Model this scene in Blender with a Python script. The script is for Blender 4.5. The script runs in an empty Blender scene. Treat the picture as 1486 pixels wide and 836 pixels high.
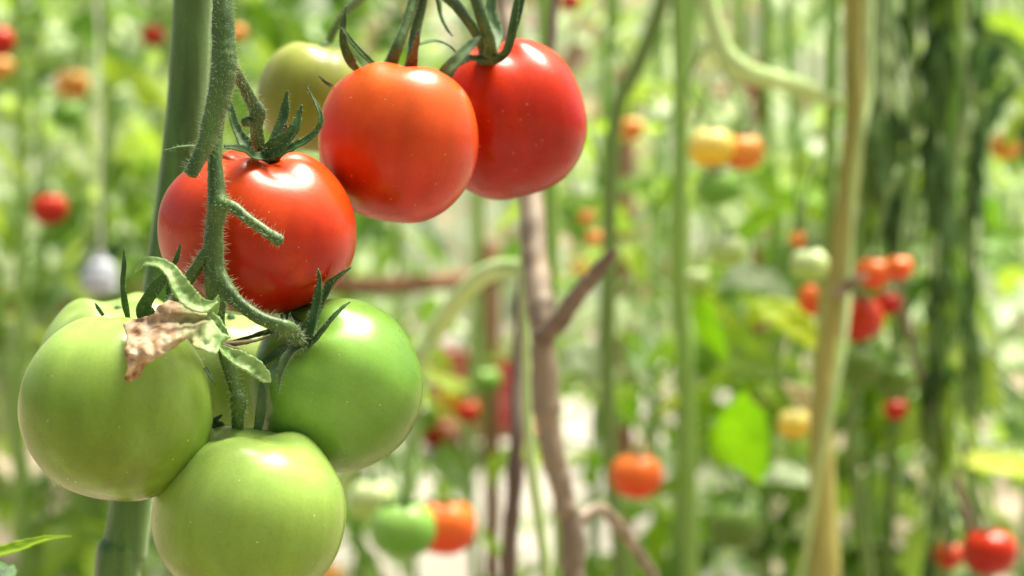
import bpy, math, random
from mathutils import Vector, Matrix, noise as mnoise
R = math.radians
rnd = random.Random(7)
scene = bpy.context.scene
col = scene.collection

# ------------------------------------------------------------------ camera frame
CAM = Vector((0, 0, 0.65))
PITCH = R(-3.0)
F = Vector((0, math.cos(PITCH), math.sin(PITCH)))
X = Vector((1, 0, 0))
U = X.cross(F).normalized()
LENS, SENS = 70.0, 36.0
WPD = SENS / LENS / 1486.0            # metres per photo pixel per metre of depth
def at(px, py, d):
    return CAM + F * d + X * ((px - 743) * WPD * d) - U * ((py - 418) * WPD * d)
def pm(px, d):
    return px * WPD * d
def cv(x, y, z):                       # right, up, toward viewer -> world
    return (X * x + U * y - F * z).normalized()

# ------------------------------------------------------------------ objects
class MB:
    def __init__(s): s.v = []; s.f = []
    def add(s, vs, fs):
        b = len(s.v); s.v.extend(vs); s.f.extend([tuple(i + b for i in f) for f in fs])
    def mesh(s, name, mat):
        me = bpy.data.meshes.new(name)
        me.from_pydata([tuple(v) for v in s.v], [], s.f)
        me.polygons.foreach_set('use_smooth', [True] * len(me.polygons))
        if mat: me.materials.append(mat)
        me.update()
        return me
    def build(s, name, mat, parent=None, solid=0.0):
        o = bpy.data.objects.new(name, s.mesh(name, mat))
        link(o, parent)
        if solid:
            m = o.modifiers.new('thickness', 'SOLIDIFY'); m.thickness = solid; m.offset = 0
        return o
def link(o, parent=None):
    col.objects.link(o)
    if parent is not None:
        o.parent = parent
        o.matrix_parent_inverse = wm(parent).inverted()
    return o
def wm(o):
    m = o.matrix_basis.copy()
    if o.parent is not None: m = wm(o.parent) @ o.matrix_parent_inverse @ m
    return m
def tag(o, label=None, cat=None, group=None, kind=None):
    if label: o['label'] = label
    if cat: o['category'] = cat
    if group: o['group'] = group
    if kind: o['kind'] = kind
    return o
def empty(name, loc):
    o = bpy.data.objects.new(name, None); o.location = loc; o.empty_display_size = 0.02
    col.objects.link(o); return o

# ------------------------------------------------------------------ materials
def newmat(name):
    m = bpy.data.materials.new(name); m.use_nodes = True
    nt = m.node_tree; nt.nodes.clear()
    out = nt.nodes.new('ShaderNodeOutputMaterial')
    return m, nt, out
def N(nt, t, **kw):
    n = nt.nodes.new(t)
    for k, v in kw.items():
        if k in n.inputs: n.inputs[k].default_value = v
        else: setattr(n, k, v)
    return n
def ramp(nt, fac, stops):
    r = nt.nodes.new('ShaderNodeValToRGB')
    e = r.color_ramp.elements
    while len(e) < len(stops): e.new(0.5)
    for el, (p, c) in zip(e, stops): el.position = p; el.color = (*c, 1)
    nt.links.new(fac, r.inputs['Fac']); return r.outputs['Color']
def mixc(nt, fac, a, b):
    m = nt.nodes.new('ShaderNodeMix'); m.data_type = 'RGBA'
    for s, v in ((0, fac), (6, a), (7, b)):
        if hasattr(v, 'links'): nt.links.new(v, m.inputs[s])
        else: m.inputs[s].default_value = v if s == 0 else (*v, 1)
    return m.outputs[2]
def noise_fac(nt, scale, detail=4, vec=None, stretch=None):
    tc = nt.nodes.new('ShaderNodeTexCoord')
    src = vec or tc.outputs['Object']
    if stretch:
        mp = nt.nodes.new('ShaderNodeMapping'); mp.inputs['Scale'].default_value = stretch
        nt.links.new(src, mp.inputs['Vector']); src = mp.outputs['Vector']
    n = N(nt, 'ShaderNodeTexNoise', Scale=scale, Detail=detail)
    nt.links.new(src, n.inputs['Vector']); return n.outputs['Fac']

def tomato_mat(name, top, mid, low, rough=0.27, speck=(0.9, 0.5, 0.3), shoulder=None, blotch=None, hi=0.85, sss=0.12):
    """colour runs from the stalk end (top) to the blossom end (low) along the fruit's own axis"""
    m, nt, out = newmat(name)
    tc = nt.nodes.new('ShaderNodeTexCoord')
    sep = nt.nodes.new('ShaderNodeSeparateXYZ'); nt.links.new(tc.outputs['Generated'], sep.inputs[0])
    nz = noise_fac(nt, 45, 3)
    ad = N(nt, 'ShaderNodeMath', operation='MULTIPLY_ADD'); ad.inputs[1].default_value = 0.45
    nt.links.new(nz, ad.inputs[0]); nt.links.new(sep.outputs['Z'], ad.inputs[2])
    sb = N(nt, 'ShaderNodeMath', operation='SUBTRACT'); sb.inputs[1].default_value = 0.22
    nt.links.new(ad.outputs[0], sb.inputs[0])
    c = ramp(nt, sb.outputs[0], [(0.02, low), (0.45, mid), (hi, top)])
    if blotch:
        b = noise_fac(nt, 70, 5)
        bf = ramp(nt, b, [(0.52, (0, 0, 0)), (0.75, (0.6, 0.6, 0.6))])
        c = mixc(nt, bf, c, blotch)
    # fine mottling and pale speckles in the skin
    mot = noise_fac(nt, 900, 3)
    mf = ramp(nt, mot, [(0.35, (0.94, 0.94, 0.94)), (0.7, (1.03, 1.03, 1.03))])
    mm = nt.nodes.new('ShaderNodeMix'); mm.data_type = 'RGBA'; mm.blend_type = 'MULTIPLY'
    mm.inputs[0].default_value = 1.0
    nt.links.new(c, mm.inputs[6]); nt.links.new(mf, mm.inputs[7]); c = mm.outputs[2]
    stf = ramp(nt, noise_fac(nt, 130, 4, stretch=(1, 1, 0.10)), [(0.32, (0.84, 0.86, 0.84)), (0.68, (1.10, 1.08, 1.10))])
    m3 = nt.nodes.new('ShaderNodeMix'); m3.data_type = 'RGBA'; m3.blend_type = 'MULTIPLY'; m3.inputs[0].default_value = 0.8
    nt.links.new(c, m3.inputs[6]); nt.links.new(stf, m3.inputs[7]); c = m3.outputs[2]
    vo = N(nt, 'ShaderNodeTexVoronoi', Scale=330.0)
    nt.links.new(tc.outputs['Object'], vo.inputs['Vector'])
    lt = N(nt, 'ShaderNodeMath', operation='LESS_THAN')
    thr = N(nt, 'ShaderNodeMapRange'); thr.inputs['From Min'].default_value = .35; thr.inputs['From Max'].default_value = .7; thr.inputs['To Min'].default_value = .03; thr.inputs['To Max'].default_value = .13
    nt.links.new(noise_fac(nt, 90, 2), thr.inputs['Value']); nt.links.new(thr.outputs[0], lt.inputs[1])
    nt.links.new(vo.outputs['Distance'], lt.inputs[0])
    sc = nt.nodes.new('ShaderNodeSeparateColor'); nt.links.new(vo.outputs['Color'], sc.inputs[0])
    g = N(nt, 'ShaderNodeMath', operation='GREATER_THAN'); g.inputs[1].default_value = 0.72
    nt.links.new(sc.outputs[0], g.inputs[0])
    mu = N(nt, 'ShaderNodeMath', operation='MULTIPLY'); nt.links.new(lt.outputs[0], mu.inputs[0]); nt.links.new(g.outputs[0], mu.inputs[1])
    mu2 = N(nt, 'ShaderNodeMath', operation='MULTIPLY'); mu2.inputs[1].default_value = 0.6; nt.links.new(mu.outputs[0], mu2.inputs[0])
    c = mixc(nt, mu2.outputs[0], c, speck)
    p = N(nt, 'ShaderNodeBsdfPrincipled', Roughness=rough)
    p.inputs['Specular IOR Level'].default_value = 0.26
    p.inputs['Coat Weight'].default_value = 0.10; p.inputs['Coat Roughness'].default_value = 0.16
    p.inputs['Subsurface Weight'].default_value = sss
    p.inputs['Subsurface Scale'].default_value = 0.006
    p.inputs['Subsurface Radius'].default_value = (1.0, 0.6, 0.25)
    rn = noise_fac(nt, 160, 4)
    rr = N(nt, 'ShaderNodeMapRange'); rr.inputs['To Min'].default_value = rough - 0.06; rr.inputs['To Max'].default_value = rough + 0.12
    nt.links.new(rn, rr.inputs['Value']); nt.links.new(rr.outputs[0], p.inputs['Roughness'])
    bp = N(nt, 'ShaderNodeBump', Strength=0.12, Distance=0.0004)
    nt.links.new(noise_fac(nt, 500, 3), bp.inputs['Height']); nt.links.new(bp.outputs[0], p.inputs['Normal'])
    nt.links.new(c, p.inputs['Base Color']); nt.links.new(p.outputs[0], out.inputs[0])
    return m

def leaf_mat(name, c1, c2, trans=0.35, rough=0.45, tcol=None, island=True, scale=60, spec=0.5, sheen=0.0):
    m, nt, out = newmat(name)
    nz = noise_fac(nt, scale, 4)
    if island:
        g = nt.nodes.new('ShaderNodeNewGeometry')
        a = N(nt, 'ShaderNodeMath', operation='MULTIPLY_ADD'); a.inputs[1].default_value = 0.8
        s = N(nt, 'ShaderNodeMath', operation='MULTIPLY'); s.inputs[1].default_value = 0.35
        nt.links.new(nz, s.inputs[0]); nt.links.new(g.outputs['Random Per Island'], a.inputs[0]); nt.links.new(s.outputs[0], a.inputs[2])
        fac = a.outputs[0]
    else: fac = nz
    c = ramp(nt, fac, [(0.25, c1), (0.8, c2)])
    p = N(nt, 'ShaderNodeBsdfPrincipled', Roughness=rough)
    p.inputs['Specular IOR Level'].default_value = spec
    p.inputs['Sheen Weight'].default_value = sheen; p.inputs['Sheen Roughness'].default_value = 0.4
    nt.links.new(c, p.inputs['Base Color'])
    bp = N(nt, 'ShaderNodeBump', Strength=0.3, Distance=0.001)
    nt.links.new(noise_fac(nt, scale * 8, 3), bp.inputs['Height']); nt.links.new(bp.outputs[0], p.inputs['Normal'])
    if trans > 0:
        t = nt.nodes.new('ShaderNodeBsdfTranslucent')
        if tcol: t.inputs['Color'].default_value = (*tcol, 1)
        else: nt.links.new(c, t.inputs['Color'])
        mx = nt.nodes.new('ShaderNodeMixShader'); mx.inputs[0].default_value = trans
        nt.links.new(p.outputs[0], mx.inputs[1]); nt.links.new(t.outputs[0], mx.inputs[2])
        nt.links.new(mx.outputs[0], out.inputs[0])
    else: nt.links.new(p.outputs[0], out.inputs[0])
    return m

def stem_mat(name, c1, c2, sheen=0.3, scale=220, rough=0.5, streak=True):
    m, nt, out = newmat(name)
    nz = noise_fac(nt, scale, 5, stretch=(1, 1, 0.12) if streak else None)
    c = ramp(nt, nz, [(0.3, c1), (0.68, c2)])
    vo = N(nt, 'ShaderNodeTexVoronoi', Scale=1400.0)
    tc = nt.nodes.new('ShaderNodeTexCoord'); nt.links.new(tc.outputs['Object'], vo.inputs['Vector'])
    sp = ramp(nt, vo.outputs['Distance'], [(0.12, (0.5, 0.5, 0.5)), (0.28, (0, 0, 0))])
    c = mixc(nt, sp, c, tuple(min(1, x * 1.8 + 0.03) for x in c2))
    p = N(nt, 'ShaderNodeBsdfPrincipled', Roughness=rough)
    p.inputs['Sheen Weight'].default_value = sheen; p.inputs['Sheen Roughness'].default_value = 0.35
    p.inputs['Sheen Tint'].default_value = (0.85, 1, 0.75, 1)
    nt.links.new(c, p.inputs['Base Color'])
    bp = N(nt, 'ShaderNodeBump', Strength=0.5, Distance=0.0006)
    nt.links.new(noise_fac(nt, scale * 3, 4, stretch=(1, 1, 0.2) if streak else None), bp.inputs['Height'])
    nt.links.new(bp.outputs[0], p.inputs['Normal']); nt.links.new(p.outputs[0], out.inputs[0])
    return m

def plain_mat(name, c1, c2, scale=8, rough=0.8, bump=0.4):
    m, nt, out = newmat(name)
    c = ramp(nt, noise_fac(nt, scale, 6), [(0.35, c1), (0.65, c2)])
    p = N(nt, 'ShaderNodeBsdfPrincipled', Roughness=rough)
    nt.links.new(c, p.inputs['Base Color'])
    bp = N(nt, 'ShaderNodeBump', Strength=bump, Distance=0.01)
    nt.links.new(noise_fac(nt, scale * 5, 5), bp.inputs['Height']); nt.links.new(bp.outputs[0], p.inputs['Normal'])
    nt.links.new(p.outputs[0], out.inputs[0]); return m

MAT = {
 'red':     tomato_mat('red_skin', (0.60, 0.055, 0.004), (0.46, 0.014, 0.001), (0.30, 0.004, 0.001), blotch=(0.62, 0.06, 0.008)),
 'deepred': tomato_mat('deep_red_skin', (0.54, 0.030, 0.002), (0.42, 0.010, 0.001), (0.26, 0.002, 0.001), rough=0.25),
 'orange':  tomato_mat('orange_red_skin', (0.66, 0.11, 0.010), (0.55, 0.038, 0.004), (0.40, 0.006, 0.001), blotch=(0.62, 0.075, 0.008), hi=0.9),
 'green':   tomato_mat('green_skin', (0.36, 0.54, 0.115), (0.21, 0.36, 0.04), (0.13, 0.205, 0.014), speck=(0.7, 0.8, 0.45), blotch=(0.24, 0.42, 0.07)),  # underside shade is put into the low colour
 'palegreen': tomato_mat('pale_green_skin', (0.33, 0.48, 0.12), (0.16, 0.30, 0.04), (0.09, 0.17, 0.015), speck=(0.7, 0.8, 0.45), rough=0.36),  # lit top and shaded underside are put into the skin colour
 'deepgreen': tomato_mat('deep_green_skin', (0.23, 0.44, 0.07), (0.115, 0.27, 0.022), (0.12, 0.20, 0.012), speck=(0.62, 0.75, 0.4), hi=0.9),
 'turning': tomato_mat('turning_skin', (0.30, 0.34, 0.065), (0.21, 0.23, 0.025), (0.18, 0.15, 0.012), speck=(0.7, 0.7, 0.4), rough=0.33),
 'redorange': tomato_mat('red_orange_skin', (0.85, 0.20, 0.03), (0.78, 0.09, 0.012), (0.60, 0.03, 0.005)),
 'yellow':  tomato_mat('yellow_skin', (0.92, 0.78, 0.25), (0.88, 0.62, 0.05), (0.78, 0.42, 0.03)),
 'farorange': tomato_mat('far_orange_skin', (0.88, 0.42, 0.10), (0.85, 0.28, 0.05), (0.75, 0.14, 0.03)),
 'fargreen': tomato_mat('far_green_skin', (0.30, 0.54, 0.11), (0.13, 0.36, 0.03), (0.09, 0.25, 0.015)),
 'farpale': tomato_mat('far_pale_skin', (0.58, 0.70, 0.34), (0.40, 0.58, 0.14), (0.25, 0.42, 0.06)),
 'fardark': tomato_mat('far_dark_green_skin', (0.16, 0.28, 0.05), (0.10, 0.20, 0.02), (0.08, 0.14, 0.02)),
 'sepal':   leaf_mat('sepal_green', (0.030, 0.085, 0.022), (0.075, 0.17, 0.045), trans=0.12, rough=0.5, island=False, scale=250, sheen=0.0, spec=0.3),
 'sepalpale': leaf_mat('sepal_grey_green', (0.08, 0.17, 0.055), (0.16, 0.27, 0.10), trans=0.12, rough=0.5, island=False, scale=250, sheen=0.1, spec=0.35),
 'sepalbrown': leaf_mat('sepal_brown', (0.10, 0.055, 0.02), (0.12, 0.12, 0.03), trans=0.1, rough=0.6, island=False, scale=180),
 'truss':   stem_mat('hairy_stem_green', (0.018, 0.055, 0.007), (0.075, 0.155, 0.025), sheen=0.08),
 'trussdark': stem_mat('hairy_stem_dark', (0.025, 0.065, 0.012), (0.06, 0.12, 0.025), sheen=0.06),
 'mainstem': stem_mat('main_stem_green', (0.028, 0.085, 0.012), (0.09, 0.20, 0.035), sheen=0.35, scale=150),
 'hair':    leaf_mat('pale_plant_hair', (0.50, 0.62, 0.38), (0.62, 0.70, 0.5), trans=0.4, island=False),
 'leaf':    leaf_mat('leaf_mid_green', (0.05, 0.14, 0.012), (0.28, 0.46, 0.045), trans=0.5, rough=0.36),
 'leafbright': leaf_mat('leaf_bright_green', (0.14, 0.30, 0.02), (0.50, 0.70, 0.07), trans=0.55, rough=0.36),
 'leafpale': leaf_mat('leaf_pale_green', (0.24, 0.40, 0.13), (0.64, 0.76, 0.45), trans=0.45, rough=0.32),  # pale tone also puts bright blurred glints into the leaf colour
 'leafdark': leaf_mat('leaf_dark_green', (0.03, 0.09, 0.018), (0.10, 0.21, 0.045), trans=0.35),
 'leafmint': leaf_mat('leaf_mint', (0.30, 0.50, 0.16), (0.70, 0.84, 0.55), trans=0.45, rough=0.32),  # sky reflection put into the leaf colour as pale mint
 'dryfoliage': leaf_mat('leaf_drying', (0.22, 0.13, 0.07), (0.55, 0.42, 0.22), trans=0.4),
 'limefoliage': leaf_mat('leaf_lime_foliage', (0.22, 0.44, 0.03), (0.58, 0.80, 0.06), trans=0.6),
 'strand': leaf_mat('dried_vine', (0.04, 0.11, 0.02), (0.15, 0.28, 0.07), trans=0.3, scale=30, island=False),
 'lime':    leaf_mat('leaf_lime', (0.32, 0.62, 0.015), (0.56, 0.82, 0.04), trans=0.6, island=False, scale=20),
 'limeyel': leaf_mat('leaf_yellow_lime', (0.55, 0.75, 0.03), (0.82, 0.84, 0.08), trans=0.65, island=False, scale=20),
 'dryleaf': leaf_mat('leaf_dry_yellow', (0.55, 0.42, 0.18), (0.72, 0.62, 0.3), trans=0.35, island=False, scale=30),
 'farstem': stem_mat('far_stem_green', (0.17, 0.34, 0.05), (0.28, 0.48, 0.09), scale=40),
 'farstempale': stem_mat('far_stem_pale', (0.36, 0.52, 0.17), (0.48, 0.64, 0.26), scale=40),
 'farstemdark': stem_mat('far_stem_dark', (0.11, 0.20, 0.035), (0.18, 0.29, 0.06), scale=40),
 'strawstem': stem_mat('straw_stem', (0.20, 0.195, 0.03), (0.44, 0.40, 0.10), scale=25, sheen=0.1),
 'olivestem': stem_mat('olive_stem', (0.24, 0.22, 0.05), (0.36, 0.32, 0.09), scale=25, sheen=0.1),
 'deadstem': stem_mat('dead_brown_stem', (0.09, 0.065, 0.04), (0.30, 0.23, 0.15), scale=60, sheen=0.1),
 'deaddark': stem_mat('dead_dark_stem', (0.07, 0.04, 0.025), (0.15, 0.10, 0.07), scale=60, sheen=0.1),
 'rail':    plain_mat('reddish_brown_wood', (0.26, 0.10, 0.06), (0.38, 0.18, 0.11), scale=6),
 'redplastic': plain_mat('red_plastic', (0.50, 0.03, 0.04), (0.58, 0.05, 0.06), scale=3, rough=0.45, bump=0.05),
 'white':   plain_mat('white_sack_cloth', (0.42, 0.46, 0.52), (0.54, 0.58, 0.64), scale=20, rough=0.6),
 'twine':   plain_mat('white_twine', (0.6, 0.62, 0.5), (0.75, 0.75, 0.65), scale=200),
 'ground':  plain_mat('pale_dry_soil', (0.30, 0.27, 0.24), (0.46, 0.43, 0.40), scale=3.0),
 'soil': plain_mat('brown_soil', (0.16, 0.12, 0.08), (0.34, 0.28, 0.20), scale=2.5),
 'film':    None, 'post': plain_mat('grey_post', (0.4, 0.42, 0.4), (0.5, 0.52, 0.5)),
}
# greenhouse film: cloudy white plastic that lets light through
def film_mat():
    m, nt, out = newmat('cloudy_plastic_film')
    c = ramp(nt, noise_fac(nt, 2.2, 5), [(0.3, (0.22, 0.30, 0.18)), (0.7, (0.60, 0.68, 0.52))])
    d = nt.nodes.new('ShaderNodeBsdfDiffuse'); t = nt.nodes.new('ShaderNodeBsdfTranslucent')
    nt.links.new(c, d.inputs['Color']); nt.links.new(c, t.inputs['Color'])
    mx = nt.nodes.new('ShaderNodeMixShader'); mx.inputs[0].default_value = 0.72
    nt.links.new(d.outputs[0], mx.inputs[1]); nt.links.new(t.outputs[0], mx.inputs[2]); nt.links.new(mx.outputs[0], out.inputs[0])
    return m
MAT['film'] = film_mat()

# withered leaf: green side fading to papery brown, along the object's own x
def withered_mat():
    m, nt, out = newmat('withered_leaf')
    tc = nt.nodes.new('ShaderNodeTexCoord')
    sep = nt.nodes.new('ShaderNodeSeparateXYZ'); nt.links.new(tc.outputs['Generated'], sep.inputs[0])
    nz = noise_fac(nt, 130, 4)
    a = N(nt, 'ShaderNodeMath', operation='MULTIPLY_ADD'); a.inputs[1].default_value = 0.55
    nt.links.new(nz, a.inputs[0]); nt.links.new(sep.outputs['X'], a.inputs[2])
    green = ramp(nt, noise_fac(nt, 200, 4), [(0.35, (0.24, 0.44, 0.12)), (0.7, (0.52, 0.68, 0.30))])
    brown = ramp(nt, noise_fac(nt, 260, 6), [(0.30, (0.24, 0.11, 0.04)), (0.43, (0.50, 0.32, 0.17)), (0.66, (0.74, 0.60, 0.42))])
    f = ramp(nt, a.outputs[0], [(0.90, (0, 0, 0)), (1.06, (1, 1, 1))])
    # elements must lie in 0..1: scale the factor first
    sc = N(nt, 'ShaderNodeMath', operation='MULTIPLY'); sc.inputs[1].default_value = 0.75
    nt.links.new(a.outputs[0], sc.inputs[0])
    f = ramp(nt, sc.outputs[0], [(0.56, (0, 0, 0)), (0.84, (1, 1, 1))])
    c = mixc(nt, f, brown, green)
    p = N(nt, 'ShaderNodeBsdfPrincipled', Roughness=0.6); nt.links.new(c, p.inputs['Base Color'])
    bp = N(nt, 'ShaderNodeBump', Strength=0.35, Distance=0.0008)
    nt.links.new(noise_fac(nt, 350, 5), bp.inputs['Height']); nt.links.new(bp.outputs[0], p.inputs['Normal'])
    t = nt.nodes.new('ShaderNodeBsdfTranslucent'); nt.links.new(c, t.inputs['Color'])
    mx = nt.nodes.new('ShaderNodeMixShader'); mx.inputs[0].default_value = 0.25
    nt.links.new(p.outputs[0], mx.inputs[1]); nt.links.new(t.outputs[0], mx.inputs[2]); nt.links.new(mx.outputs[0], out.inputs[0])
    return m
MAT['withered'] = withered_mat()
MAT['curlgreen'] = leaf_mat('curled_leaf_green', (0.22, 0.42, 0.10), (0.50, 0.68, 0.27), trans=0.3, island=False, scale=150)

# ------------------------------------------------------------------ curves and tubes
def spline(pts, rads, n=8):
    """Catmull-Rom through pts with a radius each"""
    P = [Vector(p) for p in pts]; out = []
    P = [P[0] * 2 - P[1]] + P + [P[-1] * 2 - P[-2]]
    Q = [rads[0]] + list(rads) + [rads[-1]]
    for i in range(1, len(P) - 2):
        a, b, c, d = P[i-1:i+3]
        for k in range(n):
            t = k / n
            p = 0.5 * ((2*b) + (c - a)*t + (2*a - 5*b + 4*c - d)*t*t + (3*b - a - 3*c + d)*t**3)
            out.append((p, Q[i] + (Q[i+1] - Q[i]) * (3*t*t - 2*t*t*t)))
    out.append((P[-2], Q[-2])); return out
def frames(path):
    T = []
    for i in range(len(path)):
        a = path[max(0, i-1)][0]; b = path[min(len(path)-1, i+1)][0]
        T.append((b - a).normalized() if (b - a).length > 1e-9 else Vector((0, 0, 1)))
    n = T[0].orthogonal().normalized(); res = []
    for i, (p, r) in enumerate(path):
        n = (n - T[i] * n.dot(T[i])).normalized()
        res.append((p, r, T[i], n, T[i].cross(n)))
    return res
def tube(mb, path, seg=12, ridge=0.0, wob=0.0, cap=True, seed=0):
    fr = frames(path); vs = []; fs = []
    for i, (p, r, t, n, b) in enumerate(fr):
        for k in range(seg):
            a = 2 * math.pi * k / seg
            rr = r * (1 + ridge * math.cos(5 * a + 0.7 + i * 0.02))
            d = n * math.cos(a) + b * math.sin(a)
            if wob: rr *= 1 + wob * mnoise.noise((p + d * r) * (0.35 / max(r, 1e-4)) + Vector((seed, 0, 0)))
            vs.append(p + d * rr)
    m = len(fr)
    for i in range(m - 1):
        for k in range(seg):
            k2 = (k + 1) % seg
            fs.append((i*seg + k, i*seg + k2, (i+1)*seg + k2, (i+1)*seg + k))
    if cap:
        for idx, sgn in ((0, -1), (m - 1, 1)):
            c = len(vs); vs.append(fr[idx][0] + fr[idx][2] * sgn * fr[idx][1] * 0.35)
            for k in range(seg):
                k2 = (k + 1) % seg
                fs.append((c, idx*seg + k, idx*seg + k2) if sgn > 0 else (c, idx*seg + k2, idx*seg + k))
    mb.add(vs, fs); return fr
def hairs(mb, fr, per_m, lo, hi, rad=0.00006, seed=1):
    rg = random.Random(seed)
    for i in range(len(fr) - 1):
        p0, r0, t, n, b = fr[i]; p1, r1 = fr[i+1][0], fr[i+1][1]
        L = (p1 - p0).length; cnt = per_m * L * (0.4 + r0 / 0.0035)
        k = int(cnt) + (rg.random() < cnt - int(cnt))
        for _ in range(k):
            s = rg.random(); a = rg.random() * 2 * math.pi
            d = n * math.cos(a) + b * math.sin(a)
            base = p0.lerp(p1, s) + d * (r0 + (r1 - r0) * s) * 0.96
            dr = (d + t * rg.uniform(-0.45, 0.25) + Vector((rg.uniform(-.25, .25), rg.uniform(-.25, .25), rg.uniform(-.25, .25)))).normalized()
            ln = rg.uniform(lo, hi) * rg.choice((1.0, .75, .5, .35))
            tip = base + dr * ln + Vector((0, 0, -0.12 * ln))
            o1 = dr.orthogonal().normalized(); o2 = dr.cross(o1)
            mid = base + dr * ln * 0.55
            vs = [base + (o1 * math.cos(q) + o2 * math.sin(q)) * rad for q in (0, 2.09, 4.19)] + \
                 [mid + (o1 * math.cos(q) + o2 * math.sin(q)) * rad * 0.6 for q in (0, 2.09, 4.19)] + [tip]
            mb.add(vs, [(0,1,4,3), (1,2,5,4), (2,0,3,5), (3,4,6), (4,5,6), (5,3,6)])
def ppath(lst, depth=None, n=8):
    """lst of (px, py, r_px[, depth])"""
    pts = []; rs = []
    for q in lst:
        d = q[3] if len(q) > 3 else depth
        pts.append(at(q[0], q[1], d)); rs.append(pm(q[2], d))
    return spline(pts, rs, n)

# ------------------------------------------------------------------ leaf-like strips
def strip(mb, path, hint, fold=0.25, cross=6, wave=0.0, serr=0.0, seed=0, curl=0.0):
    """path of (point, half width); hint = rough facing normal of the blade"""
    fr = []; m = len(path)
    for i in range(m):
        a = path[max(0, i-1)][0]; b = path[min(m-1, i+1)][0]
        t = (b - a).normalized(); s = t.cross(hint)
        s = s.normalized() if s.length > 1e-4 else t.orthogonal()
        fr.append((path[i][0], path[i][1], t, s, s.cross(t)))
    vs = []; fs = []
    for i, (p, w, t, s, n) in enumerate(fr):
        for k in range(cross + 1):
            u = -1 + 2 * k / cross
            ww = w
            if serr and k in (0, cross): ww = w * (1 + serr * (1 if i % 3 else -1))
            off = s * (u * ww * (1 - 0.15 * fold * abs(u))) + n * (fold * w * abs(u) ** 1.4)
            if wave: off += n * wave * mnoise.noise(Vector((i * 0.55 + seed, u * 1.3, seed * 3.1))) * w
            if curl: off += n * curl * w * u * abs(u)
            vs.append(p + off)
    for i in range(m - 1):
        for k in range(cross):
            a = i * (cross + 1) + k
            fs.append((a, a + 1, a + cross + 2, a + cross + 1))
    mb.add(vs, fs); return fr
def sepal(parent, pts, depth, hint, mat='sepal', fold=0.3, seed=0, hair=True, name='sepal', dens=16000):
    mb = MB(); path = [(p, w * (.8 + .07 * math.sin(i * .45 + seed))) for i, (p, w) in enumerate(ppath(pts, depth, 7))]
    fr = strip(mb, path, hint, fold=fold, cross=6, wave=0.22, seed=seed)
    o = mb.build(name, MAT[mat], parent, solid=0.00035)
    if hair:
        hb = MB(); fr2 = [(p, w * 0.85, t, s, n) for p, w, t, s, n in fr]
        hairs(hb, fr2, dens * 0.5, 0.0006, 0.0019, rad=0.00004, seed=seed + 5)
        tag(hb.build('hairs', MAT['hair'], parent), kind='stuff')
    return o

# ------------------------------------------------------------------ fruit
def fruit_mb(w, q=0.88, dimple=0.16, lob=0.03, nl=5, seed=0, nu=96, nv=64, dw=0.34, bot=0.03, flat=0.93, skew=0.0):
    mb = MB(); Rr = w / 2; vs = []; fs = []
    for j in range(nv + 1):
        t = math.pi * j / nv
        st, ct = math.sin(t), math.cos(t)
        rho0 = st ** 0.93 if st > 0 else 0
        z0 = math.copysign(abs(ct) ** flat, ct)
        top = max(0, 0.5 + 0.5 * ct)
        for i in range(nu):
            a = 2 * math.pi * i / nu
            lobe = math.cos(nl * a + seed) + 0.5 * math.cos((nl - 2) * a + seed * 2.3) + 0.35 * math.cos((nl+2) * a + seed * 1.7)
            rho = rho0 * (1 + lob * lobe * (0.15 + top ** 2))
            z = z0 * q
            if ct > 0:
                z -= dimple * math.exp(-(rho0 / dw) ** 2)
                z += lob * 1.3 * lobe * math.exp(-((rho0 - 0.45) / 0.28) ** 2)
            else: z += bot * math.exp(-(rho0 / 0.25) ** 2)
            x, y = rho * math.cos(a), rho * math.sin(a)
            nzv = mnoise.noise(Vector((x * 1.3 + seed, y * 1.3, z * 1.3))) * 0.035
            s = 1 + nzv
            x += skew * z
            if j in (0, nv): x = y = 0
            vs.append(Vector((x * s, y * s, z * s)) * Rr)
    for j in range(nv):
        for i in range(nu):
            i2 = (i + 1) % nu
            if j == 0: fs.append((i, nu + i, nu + i2)) 
            elif j == nv - 1: fs.append((j*nu + i, (j+1)*nu, j*nu + i2))
            else: fs.append((j*nu + i, (j+1)*nu + i, (j+1)*nu + i2, j*nu + i2))
    mb.add(vs, fs); return mb
def axis_rot(ax, roll=0.0):
    return ax.to_track_quat('Z', 'Y').to_matrix().to_4x4() @ Matrix.Rotation(roll, 4, 'Z')

def near_tomato(label, px, py, d, wpx, q, ax, mat, roll=0.0, **kw):
    c = at(px, py, d); w = pm(wpx, d)
    rt = empty('tomato', c); tag(rt, label, 'tomato', 'tomatoes hanging from the near trusses')
    me = fruit_mb(w, q, **kw).mesh('fruit', MAT[mat])
    o = bpy.data.objects.new('fruit', me); o.matrix_basis = Matrix.Translation(c) @ axis_rot(cv(*ax), roll)
    link(o, rt); o.matrix_basis = wm(rt).inverted() @ o.matrix_basis if False else o.matrix_basis
    return rt
def calyx_hub(rt, px, py, d, rpx, mat='sepal', ax=(0, 1, 0)):
    mb = MB(); c = at(px, py, d); r = pm(rpx, d); a = cv(*ax)
    tube(mb, [(c - a * r * 0.6, r * 0.9), (c - a * r * 0.1, r * 1.05), (c + a * r * 0.4, r * 0.75), (c + a * r * 0.8, r * 0.5)], seg=14, wob=0.15)
    return mb.build('calyx', MAT[mat], rt)

V = cv(0, 0, 1)     # facing the viewer
UPV = cv(0, 1, 0.3)

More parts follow.
